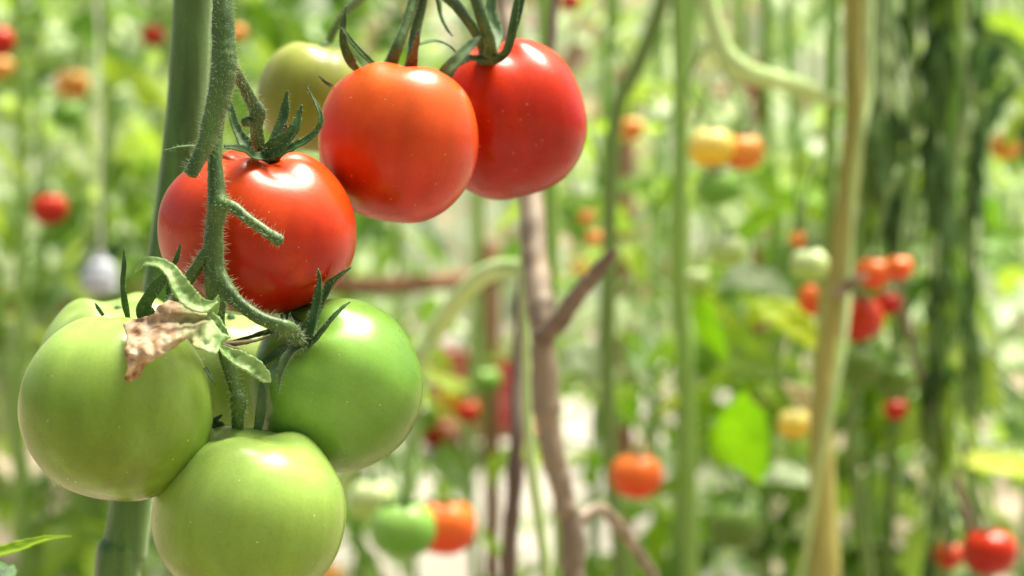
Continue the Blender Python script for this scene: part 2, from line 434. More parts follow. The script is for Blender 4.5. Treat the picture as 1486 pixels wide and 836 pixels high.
# ---- the near tomatoes ------------------------------------------------------
red = near_tomato('red tomato right behind the hairy forked stalk, lowest of the red ones', 376, 334, 0.700, 284, 0.84, (0.08, 0.95, 0.24), 'red', roll=0.6, dimple=0.12, lob=0.022, nl=5, seed=1.3, dw=0.30)
hub = calyx_hub(red, 392, 222, 0.690, 17, ax=(0.05, 1, 0.1))
for i, (p, h, m) in enumerate([
    ([(380,226,9,.683),(402,212,17,.680),(425,190,10,.679),(434,165,5,.680),(438,152,2,.680)], cv(.3,.2,1), 'sepal'),
    ([(395,225,10,.690),(402,200,14,.692),(413,165,9,.694),(416,138,4,.694),(419,132,2,.694)], cv(-.3,0,1), 'sepal'),
    ([(398,228,10,.686),(408,215,12,.686),(414,195,8,.686),(414,180,3,.686)], cv(.2,0,1), 'sepalbrown'),
    ([(402,226,11,.686),(425,214,10,.684),(450,200,7,.683),(465,180,5,.683),(462,158,4,.684),(446,127,1,.686)], cv(.2,.6,.7), 'sepal'),
    ([(392,226,11,.684),(370,228,12,.678),(350,217,9,.672),(325,213,4,.668)], cv(0,.5,.8), 'sepal'),
    ([(385,222,11,.690),(360,212,14,.692),(345,190,10,.694),(335,160,6,.695),(331,138,1.5,.695)], cv(.4,0,1), 'sepal'),
    ([(350,216,6,.688),(300,214,6,.690),(268,213,5,.692),(238,219,1.5,.694)], cv(0,1,.4), 'sepalpale')]):
    sepal(hub, p, .69, h, m, seed=i)

orange = near_tomato('orange-red tomato in the middle of the upper three ripe ones', 577, 204, 0.735, 236, 1.03, (0.10, 0.98, 0.12), 'orange', roll=0.25, dimple=0.14, lob=0.02, nl=4, seed=2.0, dw=0.36, flat=0.97)
hub = calyx_hub(orange, 585, 108, 0.745, 13)
for i, (p, h, m) in enumerate([
    ([(520,104,6,.735),(508,88,9,.728),(498,62,8,.724),(498,35,5,.722),(503,8,1.5,.722)], cv(.3,0,1), 'sepal'),
    ([(548,98,4,.725),(530,82,5,.722),(510,60,5,.720),(497,42,2.5,.720),(488,41,1,.720)], cv(.5,.2,1), 'sepal'),
    ([(594,112,10,.738),(598,90,10,.732),(604,65,6,.728),(608,44,1.5,.726)], cv(.2,0,1), 'sepalbrown'),
    ([(482,125,3,.74),(472,119,3,.738),(463,110,1,.736)], V, 'sepal')]):
    sepal(hub, p, .735, h, m, seed=10 + i)

rear = near_tomato('deep red glossy tomato, rightmost of the upper three ripe ones', 737, 172, 0.790, 228, 1.03, (-0.22, 0.95, 0.22), 'deepred', roll=0.9, dimple=0.13, lob=0.018, nl=5, seed=3.1, dw=0.34, flat=0.95)
hub = calyx_hub(rear, 706, 84, 0.765, 15)
for i, (p, h, m) in enumerate([
    ([(716,88,9,.757),(733,78,9,.752),(742,55,8,.750),(747,20,7,.750),(752,-12,4,.750),(756,-30,1,.75)], cv(-.3,0,1), 'sepal'),
    ([(735,70,5,.758),(748,40,6,.757),(757,5,5,.757),(765,-28,1,.757)], cv(-.3,0,1), 'sepal'),
    ([(712,84,9,.760),(722,50,10,.772),(712,20,11,.776),(714,-12,8,.778),(716,-36,1,.78)], cv(.2,0,1), 'sepaldark' if False else 'sepal'),
    ([(706,86,10,.755),(680,86,9,.748),(662,95,9,.745),(648,116,7,.742)], cv(0,.7,.7), 'sepal'),
    ([(700,52,3,.750),(680,68,9,.742),(658,92,13,.738),(640,110,9,.738),(636,114,2,.738)], cv(.3,.5,.8), 'sepalpale'),
    ([(668,84,3,.752),(650,66,4,.745),(628,60,4.5,.74),(600,68,2.5,.736)], cv(0,.8,.6), 'sepal')]):
    sepal(hub, p, .76, h, m, seed=20 + i)

pale = near_tomato('yellowish green unripe tomato, blurred behind the orange one', 452, 140, 0.880, 156, 1.02, (0.15, 0.98, 0.1), 'turning', dimple=0.10, lob=0.012, seed=4.0, nl=5)
calyx_hub(pale, 470, 70, 0.895, 10)

gl = near_tomato('large pale green tomato on the left, under the withered leaf', 170, 592, 0.665, 273, 0.985, (0.12, 0.95, -0.25), 'green', roll=0.3, dimple=0.10, lob=0.012, nl=4, seed=5.2, dw=0.34, flat=0.96)
hub = calyx_hub(gl, 215, 458, 0.682, 14)
for i, (p, h, m) in enumerate([
    ([(186,462,5,.668),(181,440,6,.664),(178,412,5,.662),(180,385,4,.661),(180,362,1.5,.661)], cv(.5,0,1), 'sepal'),
    ([(212,466,14,.668),(208,448,14,.664),(220,425,12,.661),(240,400,8,.659),(255,378,5,.658),(262,354,1.5,.657)], cv(.4,.2,1), 'sepal'),
    ([(250,462,8,.672),(250,440,10,.674),(247,420,8,.674),(250,398,2,.674)], cv(-.2,0,1), 'sepal'),
    ([(150,458,3,.69),(143,448,3.5,.69),(138,440,1,.69)], V, 'sepal'),
    ([(298,534,4,.652),(305,545,4,.650),(313,558,1,.648)], cv(.5,0,1), 'sepal')]):
    sepal(hub, p, .66, h, m, seed=30 + i)

gb = near_tomato('pale green tomato at the bottom, lowest of the near bunch', 360, 747, 0.675, 278, 0.94, (0.13, 0.96, 0.10), 'green', roll=1.15, dimple=0.12, lob=0.028, nl=3, seed=6.0, dw=0.36, flat=0.97)
hub = calyx_hub(gb, 352, 632, 0.69, 12)
for i, (p, h, m) in enumerate([
    ([(372,632,7,.684),(377,605,10,.682),(380,575,8,.682),(379,550,3,.684)], cv(.3,0,1), 'sepalpale'),
    ([(335,634,8,.684),(322,625,10,.680),(312,612,6,.678),(322,602,2,.678)], cv(0,.3,1), 'sepal'),
    ([(330,630,5,.686),(318,618,8,.685),(306,624,3,.685)], cv(0,.6,1), 'sepal')]):
    sepal(hub, p, .68, h, m, seed=40 + i)

gr = near_tomato('dark green tomato on the right of the green bunch, spread calyx on its shoulder', 487, 557, 0.705, 250, 1.0, (-0.52, 0.52, 0.66), 'deepgreen', roll=0.2, dimple=0.15, lob=0.016, nl=5, seed=7.4, dw=0.30, flat=0.96)
hub = calyx_hub(gr, 438, 497, 0.672, 15, ax=(-.4, .4, .7))
for i, (p, h, m) in enumerate([
    ([(448,502,8,.668),(462,488,8,.664),(480,465,6,.663),(497,447,4,.664),(508,438,1,.665)], cv(-.5,.5,.8), 'sepal'),
    ([(442,496,11,.669),(452,470,13,.667),(461,435,9,.668),(464,405,5,.668),(461,390,1.5,.668)], cv(-.6,0,1), 'sepal'),
    ([(450,492,8,.676),(462,450,9,.682),(478,415,8,.684),(493,400,5,.684),(510,388,1,.684)], cv(-.3,.4,.8), 'sepal'),
    ([(438,502,9,.668),(420,515,11,.662),(409,535,8,.660),(405,555,4,.659),(404,572,1,.660)], cv(-.5,0,1), 'sepalpale'),
    ([(432,498,9,.672),(405,512,10,.680),(380,528,7,.684),(358,540,2,.686)], cv(-.2,.5,.8), 'sepal'),
    ([(432,492,11,.676),(410,482,12,.684),(385,484,8,.686),(355,492,4,.686),(325,497,1,.686)], cv(0,.8,.6), 'sepal'),
    ([(436,496,12,.678),(425,470,14,.690),(415,458,9,.694),(400,450,2,.695)], cv(0,.6,.8), 'sepal')]):
    sepal(hub, p, .67, h, m, seed=50 + i)

bl = near_tomato('green tomato peeking up behind the large pale left one', 176, 545, 0.775, 246, 0.95, (-0.05, 0.95, 0.2), 'palegreen', roll=0.4, dimple=0.12, lob=0.03, nl=4, seed=8.0, dw=0.3)
calyx_hub(bl, 172, 452, 0.765, 9)
bm = near_tomato('green tomato mostly hidden behind the stalk, between the left and right green ones', 330, 545, 0.765, 190, 0.97, (0.05, 0.97, 0.2), 'palegreen', dimple=0.12, lob=0.012, nl=5, seed=9.0)
calyx_hub(bm, 335, 462, 0.765, 8)

# small brown scar on the left green tomato
mb = MB(); pc = at(115, 640, .6372); mb.add([pc + X * math.cos(a * .785) * .0005 + U * math.sin(a * .785) * .0007 + F * .001 for a in range(8)] + [pc - F * .0004], [(a, (a + 1) % 8, 8) for a in range(8)])
mb.build('scar', MAT['sepalbrown'], gl)
# ---- the near tomato plant: stem, hairy truss stalks, little leaves -----------
plant = empty('tomato_plant', at(165, 900, 0.80)); plant.location.z = 0
tag(plant, 'near tomato plant with thick smooth stem and hairy fruit stalks', 'tomato plant')
b0 = at(150, 980, 0.80)
mb = MB()
pts = [(Vector((b0.x - 0.012, b0.y, 0.0)), 0.0095), (Vector((b0.x - 0.006, b0.y, 0.2)), 0.009)]
pp = [at(167, 905, .80), at(181, 800, .80), at(190, 735, .80), at(207, 600, .80), at(228, 480, .80), at(243, 380, .80), at(262, 240, .80), at(273, 120, .80), at(279, 0, .80), at(283, -120, .80), at(290, -500, .80), at(300, -1300, .81)]
rr = [33, 32, 31, 30, 29, 30, 30, 29, 28, 27, 24, 18]
path = spline([p for p, _ in pts] + pp, [r for _, r in pts] + [pm(r, .8) for r in rr], 12)
fr = tube(mb, path, seg=28, ridge=0.025, wob=0.03)
ms = mb.build('main_stem', MAT['mainstem'], plant)
hb = MB(); hairs(hb, fr, 3500, 0.0005, 0.0012, rad=0.00004, seed=3)
tag(hb.build('hairs', MAT['hair'], ms), kind='stuff')

def stalk(pts, name='fruit_stalk', mat='truss', seed=0, dens=13000, seg=18, hair=(0.0014, 0.0036), label=None):
    mb = MB(); path = ppath(pts, None, 10)
    fr = tube(mb, path, seg=seg, ridge=0.03, wob=0.10, seed=seed)
    o = mb.build(name, MAT[mat], plant)
    if label: o['label'] = label
    hb = MB(); hairs(hb, fr, dens, hair[0], hair[1], seed=seed + 11)
    tag(hb.build('hairs', MAT['hair'], o), kind='stuff'); return o
# top of the truss joins the plant above the frame
stalk([(288,-420,17,.795),(330,-300,17,.74),(326,-160,16,.69),(323,-60,15,.662),(323,0,15,.657),(324,60,17,.655),(325,95,19,.654),(319,135,17,.653),(308,175,15,.652),(300,205,13,.651),(288,230,11,.650),(276,254,10,.649)], name='truss_stem', seed=1, label='thick hairy main truss stalk ending in a cut stub')
stalk([(322,110,14,.660),(316,160,12,.660),(311,205,11.5,.659),(312,240,11,.657),(314,275,13,.656),(316,300,15,.655),(311,330,13,.655),(310,360,15,.655),(311,385,14,.655),(313,410,16,.655),(314,432,15,.658),(318,470,9,.664),(322,500,8,.666),(332,535,9,.668),(342,565,9,.668),(346,583,12,.668),(345,605,9,.674),(346,640,8,.684)], name='truss_stem', seed=2, label='hairy fork running down the middle to the bottom tomato')
stalk([(318,296,11,.654),(338,301,9,.652),(360,318,7.5,.650),(385,336,7.5,.648),(404,348,9,.646),(409,351,7,.646)], seed=3, label='short cut side stalk pointing right')
stalk([(314,352,10,.655),(300,368,10,.655),(286,388,9,.656),(272,408,8.5,.658),(262,425,8,.662),(240,452,8,.678)], seed=4)
stalk([(315,395,12,.655),(330,422,12,.653),(350,443,9.5,.652),(378,462,9.5,.652),(405,472,10,.654),(420,478,12,.657),(432,490,10,.664),(438,497,10,.670)], seed=5)
stalk([(328,88,14,.657),(338,102,11,.662),(352,122,8.5,.668),(364,145,9,.673),(374,163,12,.676),(372,180,10,.678),(374,200,10,.682),(380,222,9,.688)], mat='trussdark', seed=6)
stalk([(372,178,8,.678),(362,177,7,.676),(356,176,8,.675),(352,174,5,.675)], mat='trussdark', seed=7, name='stalk_stub')
# upper truss carrying the orange, deep red and yellowish tomatoes
stalk([(290,-380,14,.80),(420,-300,14,.79),(540,-160,13,.77),(608,-60,11,.755),(640,-14,9,.750),(662,8,8,.748),(685,38,8,.748),(697,60,8,.754),(705,80,9,.765)], mat='trussdark', seed=8, hair=(.0005, .0012), name='truss_stem', label='thin upper truss stalk bearing the orange and deep red tomatoes')
stalk([(612,-60,9,.754),(603,-10,8,.750),(590,35,7.5,.745),(576,70,8.5,.742),(564,100,10,.745)], mat='truss', seed=9, hair=(.0005, .0012))
stalk([(618,-50,10,.756),(612,0,9,.756),(604,40,8,.754),(598,80,7,.750),(590,108,7,.748)], mat='truss', seed=10, hair=(.0005, .0014))
stalk([(672,-60,10,.752),(690,-5,9,.745),(702,35,9,.745),(710,60,9,.752),(712,85,12,.762)], mat='truss', seed=11, hair=(.0005, .0012))
stalk([(625,-45,4,.760),(636,0,4,.757),(640,22,3,.755),(648,40,2.5,.752),(656,52,1.2,.750)], mat='truss', seed=12, hair=(.0004, .0008), name='tendril')
stalk([(603,-50,8,.76),(560,-30,7,.82),(500,20,6,.88),(478,60,6,.893)], mat='trussdark', seed=13, hair=(.0004, .0008))

# thin dry bracts beside the withered leaf
def twig(pts, mat='sepalbrown', name='dry_bract'):
    mb = MB(); tube(mb, ppath(pts, None, 6), seg=8, wob=.3); return mb.build(name, MAT[mat], plant)
twig([(318,500,5,.656),(345,498,4,.658),(372,494,2.5,.664),(392,486,1.5,.668)])
twig([(320,502,5,.655),(340,506,3.5,.656),(360,513,1.5,.658)])

# withered leaf: crumpled blade from an outline, its own depth and folds
def blade(outline, depth_fn, mat, name, step=4, crumple=0.0016, seed=0, label=None, parent=plant):
    def inside(x, y):
        c = False; n = len(outline); j = n - 1
        for i in range(n):
            xi, yi = outline[i]; xj, yj = outline[j]
            if (yi > y) != (yj > y) and x < (xj - xi) * (y - yi) / (yj - yi) + xi: c = not c
            j = i
        return c
    import bmesh
    bm = bmesh.new()
    pts = []
    n = len(outline)
    for i in range(n):
        x0, y0 = outline[i]; x1, y1 = outline[(i+1) % n]
        L = math.hypot(x1-x0, y1-y0); k = max(1, int(L / step))
        for s in range(k):
            t = s / k
            jx = mnoise.noise(Vector((x0 + (x1-x0)*t, y0 + (y1-y0)*t, seed)) * 0.15) * 2.2
            pts.append((x0 + (x1-x0)*t + jx, y0 + (y1-y0)*t + jx * 0.7))
    from mathutils.geometry import delaunay_2d_cdt
    ring = len(pts)
    xs = [p[0] for p in outline]; ys = [p[1] for p in outline]
    rg = random.Random(seed)
    y = min(ys)
    while y < max(ys):
        x = min(xs)
        while x < max(xs):
            qx, qy = x + rg.uniform(-1.2, 1.2), y + rg.uniform(-1.2, 1.2)
            if inside(qx, qy) and min((qx-a)**2 + (qy-b)**2 for a, b in pts[:ring]) > (step * 0.6) ** 2: pts.append((qx, qy))
            x += step
        y += step
    r = delaunay_2d_cdt([Vector(p) for p in pts], [(i, (i+1) % ring) for i in range(ring)], [], 1, 1e-5)
    mb = MB(); vs = []
    for p in r[0]:
        d = depth_fn(p[0], p[1])
        nv = Vector((p[0] * 0.045, p[1] * 0.045, seed))
        ridge = 1 - abs(mnoise.noise(nv * 1.0)) * 3.2
        d += crumple * (ridge * 0.9 + mnoise.noise(nv * 2.7) * 0.8 + 0.4 * mnoise.noise(nv * 6))
        vs.append(at(p[0], p[1], d))
    mb.add(vs, [tuple(f) for f in r[2]])
    o = mb.build(name, MAT[mat], parent, solid=0.00035)
    if label: o['label'] = label
    return o
# base body of the leaf, draped on the shoulder of the left green tomato
def dr_depth(x, y):
    return 0.6285 + 0.0165 * (max(0, (515 - y) / 65)) + 0.0015 * abs(x - 235) / 80 + 0.0022 * math.sin(math.atan2(y - 462, 322 - x) * 11 + 0.6) * min(1, (322 - x) / 60 if x < 322 else 0)
blade([(178,470),(200,462),(224,456),(230,443),(244,436),(262,440),(285,448),(300,452),(312,470),(322,484),(334,488),(322,498),(312,516),(296,508),(284,506),(272,492),(258,500),(244,512),(226,520),(208,532),(203,546),(190,554),(181,551),(186,534),(181,508),(184,488)], dr_depth, 'withered', 'withered_leaf', crumple=0.0012, seed=3, label='crumpled withered leaf, papery brown turning green at its right side')
def lf(pts, hint, mat, name='small_leaf', fold=.35, wave=.22, seed=0, parent=plant, serr=.05, curl=0, solid=.0004, label=None, cross=8):
    mb = MB(); strip(mb, ppath(pts, None, 8), hint, fold=fold, cross=cross, wave=wave, seed=seed, serr=serr, curl=curl)
    o = mb.build(name, MAT[mat], parent, solid=solid)
    if label: o['label'] = label
    return o
lf([(196,394,2,.652),(212,381,8,.648),(234,384,9,.644),(250,397,11,.641),(262,418,15,.640),(276,436,16,.640),(294,445,13,.641),(316,438,2,.642)], cv(.2,.5,.9), 'curlgreen', seed=2, label='curled green leaflet arching over the withered leaf')
lf([(268,438,6,.650),(288,456,12,.647),(308,470,14,.644),(322,482,9,.642),(334,490,1,.641)], cv(.1,.3,1), 'curlgreen', seed=4, wave=.3)
lf([(298,470,5,.646),(308,455,7,.646),(314,438,5,.645),(317,428,1,.645)], cv(.6,0,1), 'curlgreen', seed=5)
lf([(316,500,2,.646),(332,513,9,.641),(350,523,13,.639),(368,533,13,.639),(383,546,10,.640),(393,554,2,.641)], cv(0,.4,1), 'curlgreen', seed=6, wave=.25, label='small pale curled leaf hanging beside the lower stalk')
# leaf of the near plant entering at the bottom left corner
rt2 = empty('tomato_seedling_leafage', at(-40, 850, .62)); rt2.name = 'young_shoot'; rt2.location.z = 0
tag(rt2, 'sharp green leaf tip and stem entering at the bottom left corner', 'young plant')
b1 = at(-60, 900, .62)
mb = MB(); tube(mb, spline([Vector((b1.x, b1.y, 0)), Vector((b1.x, b1.y, .25)), at(-60, 900, .62), at(-35, 812, .62)], [.003, .003, .0025, .002]), seg=10); mb.build('stem', MAT['truss'], rt2)
lf([(-38,812,2,.62),(-10,806,11,.62),(25,797,12,.62),(60,785,7,.62),(85,780,3,.62),(104,778,.8,.62)], cv(.2,.8,.6), 'leafbright', name='leaf', parent=rt2, wave=.15, fold=.5, serr=.03)
lf([(-70,860,3,.60),(-45,840,22,.60),(-12,832,30,.60),(22,848,24,.60),(45,880,5,.61)], cv(.1,.8,.6), 'sepal', name='leaf', parent=rt2, wave=.25, fold=-.2, serr=.04)

# ------------------------------------------------------------------ background stems with a place of their own
def vine(label, pts, mat, cat='stem', name='vine_stem', foot=True, group=None, topup=False, extra=(), seg=12, seed=0):
    P = [at(a, b, d) for a, b, r, d in pts]; Rr = [pm(r, d) for a, b, r, d in pts]
    if topup:
        d = (P[0] - P[1]).normalized(); d.z = abs(d.z)
        while P[0].z < 1.9:
            P.insert(0, P[0] + d * .12); Rr.insert(0, Rr[0] * .97); d = (d + Vector((0, 0, .5))).normalized()
    if foot:
        b = P[-1].copy(); k = max(1, int(b.z / .12))
        for i in range(1, k + 1):
            P.append(Vector((b.x, b.y, b.z * (1 - i / k)))); Rr.append(Rr[-1])
    mb = MB(); tube(mb, spline(P, Rr, 10), seg=seg, wob=.32 if 'dead' in mat else .12, seed=seed)
    o = mb.build(name, MAT[mat]); tag(o, label, cat, group)
    for nm, ep, em in extra:
        m2 = MB(); tube(m2, ppath(ep, None, 8), seg=10, wob=.35, seed=seed + 1); m2.build(nm, MAT[em], o)
    return o
vine('forked dead brown stem with a bare branch pointing up right', [(722,-60,15,1.32),(738,40,15,1.30),(768,260,17,1.25),(777,380,19,1.22),(786,470,21,1.20),(790,560,20,1.20),(800,650,18,1.20),(818,720,16,1.20),(830,790,17,1.20),(832,900,18,1.2)], 'deadstem', name='dead_plant', topup=True, seed=3,
     extra=[('branch', [(790,490,15,1.19),(812,466,16,1.17),(835,432,13,1.14),(862,400,11,1.11),(880,378,9,1.09),(893,363,3,1.08)], 'deaddark'),
            ('branch', [(826,775,11,1.2),(848,748,10,1.21),(872,738,9,1.23),(900,765,9,1.26),(935,815,8,1.3),(960,850,5,1.33)], 'deadstem')])
vine('thin dark brown dead stem standing left of the forked one', [(770,330,7,1.36),(757,440,9,1.34),(753,560,11,1.32),(748,660,11,1.3),(738,836,11,1.3),(735,880,11,1.3)], 'deaddark', name='dead_plant', topup=True)
vine('slim bright green stem rising between the two dead stems', [(764,520,7,1.25),(766,600,8,1.25),(772,680,8,1.25),(785,770,8,1.25),(793,860,9,1.25)], 'farstempale', topup=True)
vine('green stem seen just right of the deep red tomato', [(790,-40,13,1.6),(793,120,11,1.6),(800,290,12,1.6),(802,440,9,1.6),(808,620,8,1.6),(812,860,8,1.6)], 'farstem')
vine('thick straw coloured dry stem on the right with a knot', [(1240,-60,16,1.586),(1238,60,15,1.586),(1240,160,15,1.586),(1232,260,15,1.586),(1222,340,16,1.586),(1213,430,19,1.586),(1200,500,15,1.586),(1192,600,17,1.586),(1193,700,19,1.586),(1197,860,22,1.586)], 'strawstem', name='dry_stem', topup=True, seed=5,
     extra=[('side_shoot', [(1216,430,9,1.57),(1236,410,8,1.56),(1258,402,4,1.55)], 'deadstem')])
vine('pale green stem twisting around the straw coloured one', [(1262,-40,5,1.579),(1262,120,5,1.567),(1250,200,5,1.555),(1236,300,5,1.579),(1232,400,5,1.579),(1224,500,5,1.555),(1205,600,5,1.543),(1185,700,5,1.555),(1170,800,5,1.579),(1165,860,5,1.592)], 'farstempale', topup=True)
vine('slim green stem just left of the straw coloured one', [(1212,-40,8,1.6),(1206,120,9,1.6),(1204,300,8,1.6),(1192,480,7,1.6),(1180,860,8,1.6)], 'farstem')
vine('pale green shoot bending in a hook, top centre right', [(1020,-60,14,1.5),(1028,10,14,1.5),(1045,62,14,1.5),(1072,98,15,1.5),(1110,112,14,1.52),(1160,125,13,1.56),(1215,150,10,1.6)], 'farstempale', foot=False, topup=True, cat='shoot')
vine('pale green stalk arching left behind the dark green tomato', [(770,392,13,1.36),(735,388,14,1.38),(700,400,15,1.42),(665,435,15,1.46),(635,475,15,1.5),(608,515,16,1.5),(560,600,14,1.5),(480,720,12,1.5),(420,860,12,1.5)], 'farstempale', foot=True, cat='shoot')
vine('slim dark green vine curving down from the top centre', [(965,-40,12,1.9),(955,20,12,1.9),(925,95,12,1.9),(895,160,12,1.9),(886,280,11,1.9),(884,420,12,1.9),(882,560,11,1.9),(888,700,11,1.9),(905,860,12,1.9)], 'farstemdark', topup=True)
vine('broad light green stem right of centre, yellow tomatoes beside it', [(983,-40,12,1.9),(988,120,12,1.9),(988,260,12,1.9),(988,420,12,1.9),(996,560,12,1.9),(1000,700,12,1.9),(1003,860,12,1.9)], 'farstem', topup=True)
vine('pale green stem slanting down along the left picture edge', [(-35,300,12,2.8),(-5,460,14,2.8),(12,580,14,2.8),(35,700,14,2.8),(60,800,15,2.8),(72,870,15,2.8)], 'farstempale', topup=True)
vine('thin dark green stalk above the small green tomato pair', [(606,560,6,1.75),(604,640,8,1.75),(600,700,7,1.73),(596,728,5,1.72)], 'farstemdark', foot=False, topup=False)
vine('dark slim stem right of the straw coloured one', [(1240,560,8,1.9),(1235,640,9,1.9),(1248,740,8,1.9),(1262,860,9,1.9)], 'farstemdark', topup=True)
vine('long dark green stem among the ragged hanging vines', [(1388,-30,13,1.85),(1380,200,12,1.85),(1368,420,13,1.85),(1358,600,15,1.85),(1362,720,14,1.85),(1372,860,14,1.85)], 'farstemdark', topup=True)
vine('thin pink brown twig leaning near the lower right tomatoes', [(1385,690,6,1.8),(1408,760,8,1.8),(1432,840,7,1.8),(1440,880,7,1.8)], 'deadstem', name='dead_twig', topup=True)

# ------------------------------------------------------------------ background tomatoes
tmpl = {}
def far_tomato(label, px, py, r, d, mat, q=0.88, ax=(0, 1, .15), mid=True):
    key = (mat, q)
    if key not in tmpl:
        tmpl[key] = fruit_mb(1.0, q, nu=36, nv=24, dimple=.12, lob=.02, seed=len(tmpl) * 1.3).mesh('tomato', MAT[mat])
    o = bpy.data.objects.new('tomato', tmpl[key]); c = at(px, py, d); w = pm(2 * r, d)
    a = cv(*ax)
    o.matrix_basis = Matrix.Translation(c) @ axis_rot(a, rnd.random() * 6) @ Matrix.Scale(w, 4)
    col.objects.link(o); tag(o, label, 'tomato', 'blurred tomatoes in the background')
    top = c + a * w * q * .44
    mb = MB()
    for k in range(5):
        an = k * 1.257 + rnd.random()
        dd = (X * math.cos(an) - F * math.sin(an) * .9)
        strip(mb, [(top, w * .05), (top + dd * w * .2 + a * w * .02, w * .06), (top + dd * w * .38 + a * w * rnd.uniform(0, .15), w * .01)], a, cross=2)
    mb.build('calyx', MAT['leafdark'], o, solid=.0006)
    mb = MB(); e = top + Vector((rnd.uniform(-.02, .02), 0.01, .035))
    tube(mb, spline([top - a * .002, top + a * w * .12, e, e + Vector((rnd.uniform(-.02, .02), .01, .04))], [.0018, .0015, .0015, .002], 4), seg=6)
    mb.build('stalk', MAT['farstemdark'], o)
    return o
FT = [
 ('red tomato cut by the left picture edge, near the top left corner', -4, 60, 26, 1.9, 'deepred'),
 ('dull orange tomato at the left edge, below the cut red one', 2, 100, 20, 3.0, 'farorange'),
 ('red tomato low in the left foliage, beside the near thick stem', 72, 303, 27, 2.2, 'deepred'),
 ('dull orange tomato in the upper left foliage', 106, 122, 25, 3.2, 'farorange'),
 ('yellow green tomato under the dull orange one, upper left', 96, 166, 24, 2.4, 'fargreen'),
 ('reddish tomato peeping out left of the thick stem, near the top', 222, 52, 18, 2.6, 'red'),
 ('small orange tomato right of the hairy truss stalk, near the top', 345, 46, 13, 2.2, 'farorange'),
 ('small orange-red tomato at the top edge right of the deep red one', 828, 2, 16, 2.3, 'red'),
 ('yellow tomato, left of a touching pair right of centre', 1032, 214, 34, 1.6, 'yellow'),
 ('orange yellow tomato, right of a touching pair right of centre', 1078, 220, 31, 1.63, 'farorange'),
 ('light green tomato hanging below the yellow and orange pair', 1040, 272, 30, 1.6, 'fargreen'),
 ('faint salmon orange tomato left of the broad light green stem', 916, 186, 19, 2.0, 'farorange'),
 ('tiny orange tomato, upper of two right of the dead brown stem', 852, 314, 12, 1.9, 'farorange'),
 ('tiny tan orange tomato, lower of two right of the dead brown stem', 862, 345, 13, 1.95, 'farorange'),
 ('pale straw tomato just left of the bare branch tip', 842, 386, 16, 2.3, 'yellow'),
 ('pale green tomato with bright top, right of the broad green stem', 1056, 364, 27, 1.62, 'farpale'),
 ('small pale yellow tomato added for a blurred light dot over the broad green stem', 1012, 405, 18, 1.75, 'farpale'),  # added fruit in place of a blurred spot of light
 ('whitish green tomato left of the straw coloured stem', 1174, 384, 28, 1.5, 'farpale'),
 ('small salmon tomato above the whitish green one', 1160, 346, 14, 1.6, 'farorange'),
 ('orange-red tomato peeking out just left of the straw stem knot', 1186, 434, 28, 1.68, 'redorange'),
 ('dark red tomato right of the straw stem knot', 1244, 462, 38, 1.66, 'red'),
 ('orange-red tomato above the dark red one by the straw stem', 1268, 396, 26, 1.64, 'redorange'),
 ('orange-red tomato at the left edge of the ragged hanging vines', 1305, 388, 20, 1.56, 'redorange'),
 ('small dark red tomato just left of the ragged hanging vines', 1288, 440, 20, 1.7, 'deepred'),
 ('dark green tomato, left of two below the red cluster on the right', 1250, 530, 32, 1.7, 'fardark'),
 ('dark green tomato, right of two below the red cluster on the right', 1300, 552, 30, 1.72, 'fardark'),
 ('small orange-red tomato under the dark green pair', 1300, 594, 18, 1.75, 'red'),
 ('bright green tomato, front one of the small pair at bottom centre', 585, 768, 48, 1.4, 'fargreen'),
 ('orange-red tomato touching the bright green one at bottom centre', 645, 764, 46, 1.62, 'redorange'),
 ('light green tomato behind and left of the bright green one', 540, 724, 34, 1.8, 'farpale'),
 ('small coral red tomato left of the dead stems', 679, 597, 19, 2.3, 'red'),
 ('small dark red tomato just right of the dark green near one', 630, 630, 22, 2.7, 'deepred'),
 ('small green tomato below the red crates', 706, 552, 22, 2.4, 'fargreen'),
 ('tan tomato left of the red crates, blurred', 655, 573, 18, 2.6, 'yellow'),
 ('round orange-red tomato alone at lower centre right', 924, 690, 38, 1.75, 'redorange'),
 ('glossy red tomato near the bottom right corner', 1436, 800, 40, 1.6, 'deepred'),
 ('red tomato half hidden left of the glossy bottom right one', 1376, 806, 22, 1.75, 'red'),
 ('dull orange tomato near the right picture edge, upper right', 1458, 212, 22, 2.3, 'farorange'),
 ('orange tomato cut by the bottom edge beside the lowest near one', 470, 842, 30, 2.6, 'farorange'),
 ('faint orange tomato at the bottom edge below the light green one', 532, 832, 24, 2.9, 'farorange'),
 ('yellow ripening tomato left of the straw stem, lower right', 1152, 614, 25, 1.8, 'yellow'),
 ('dark green tomato at the bottom, right of the lone orange one', 1068, 762, 38, 1.8, 'fardark'),
]
for lab, px, py, r, d, m in FT: far_tomato(lab, px, py, r, d, m)

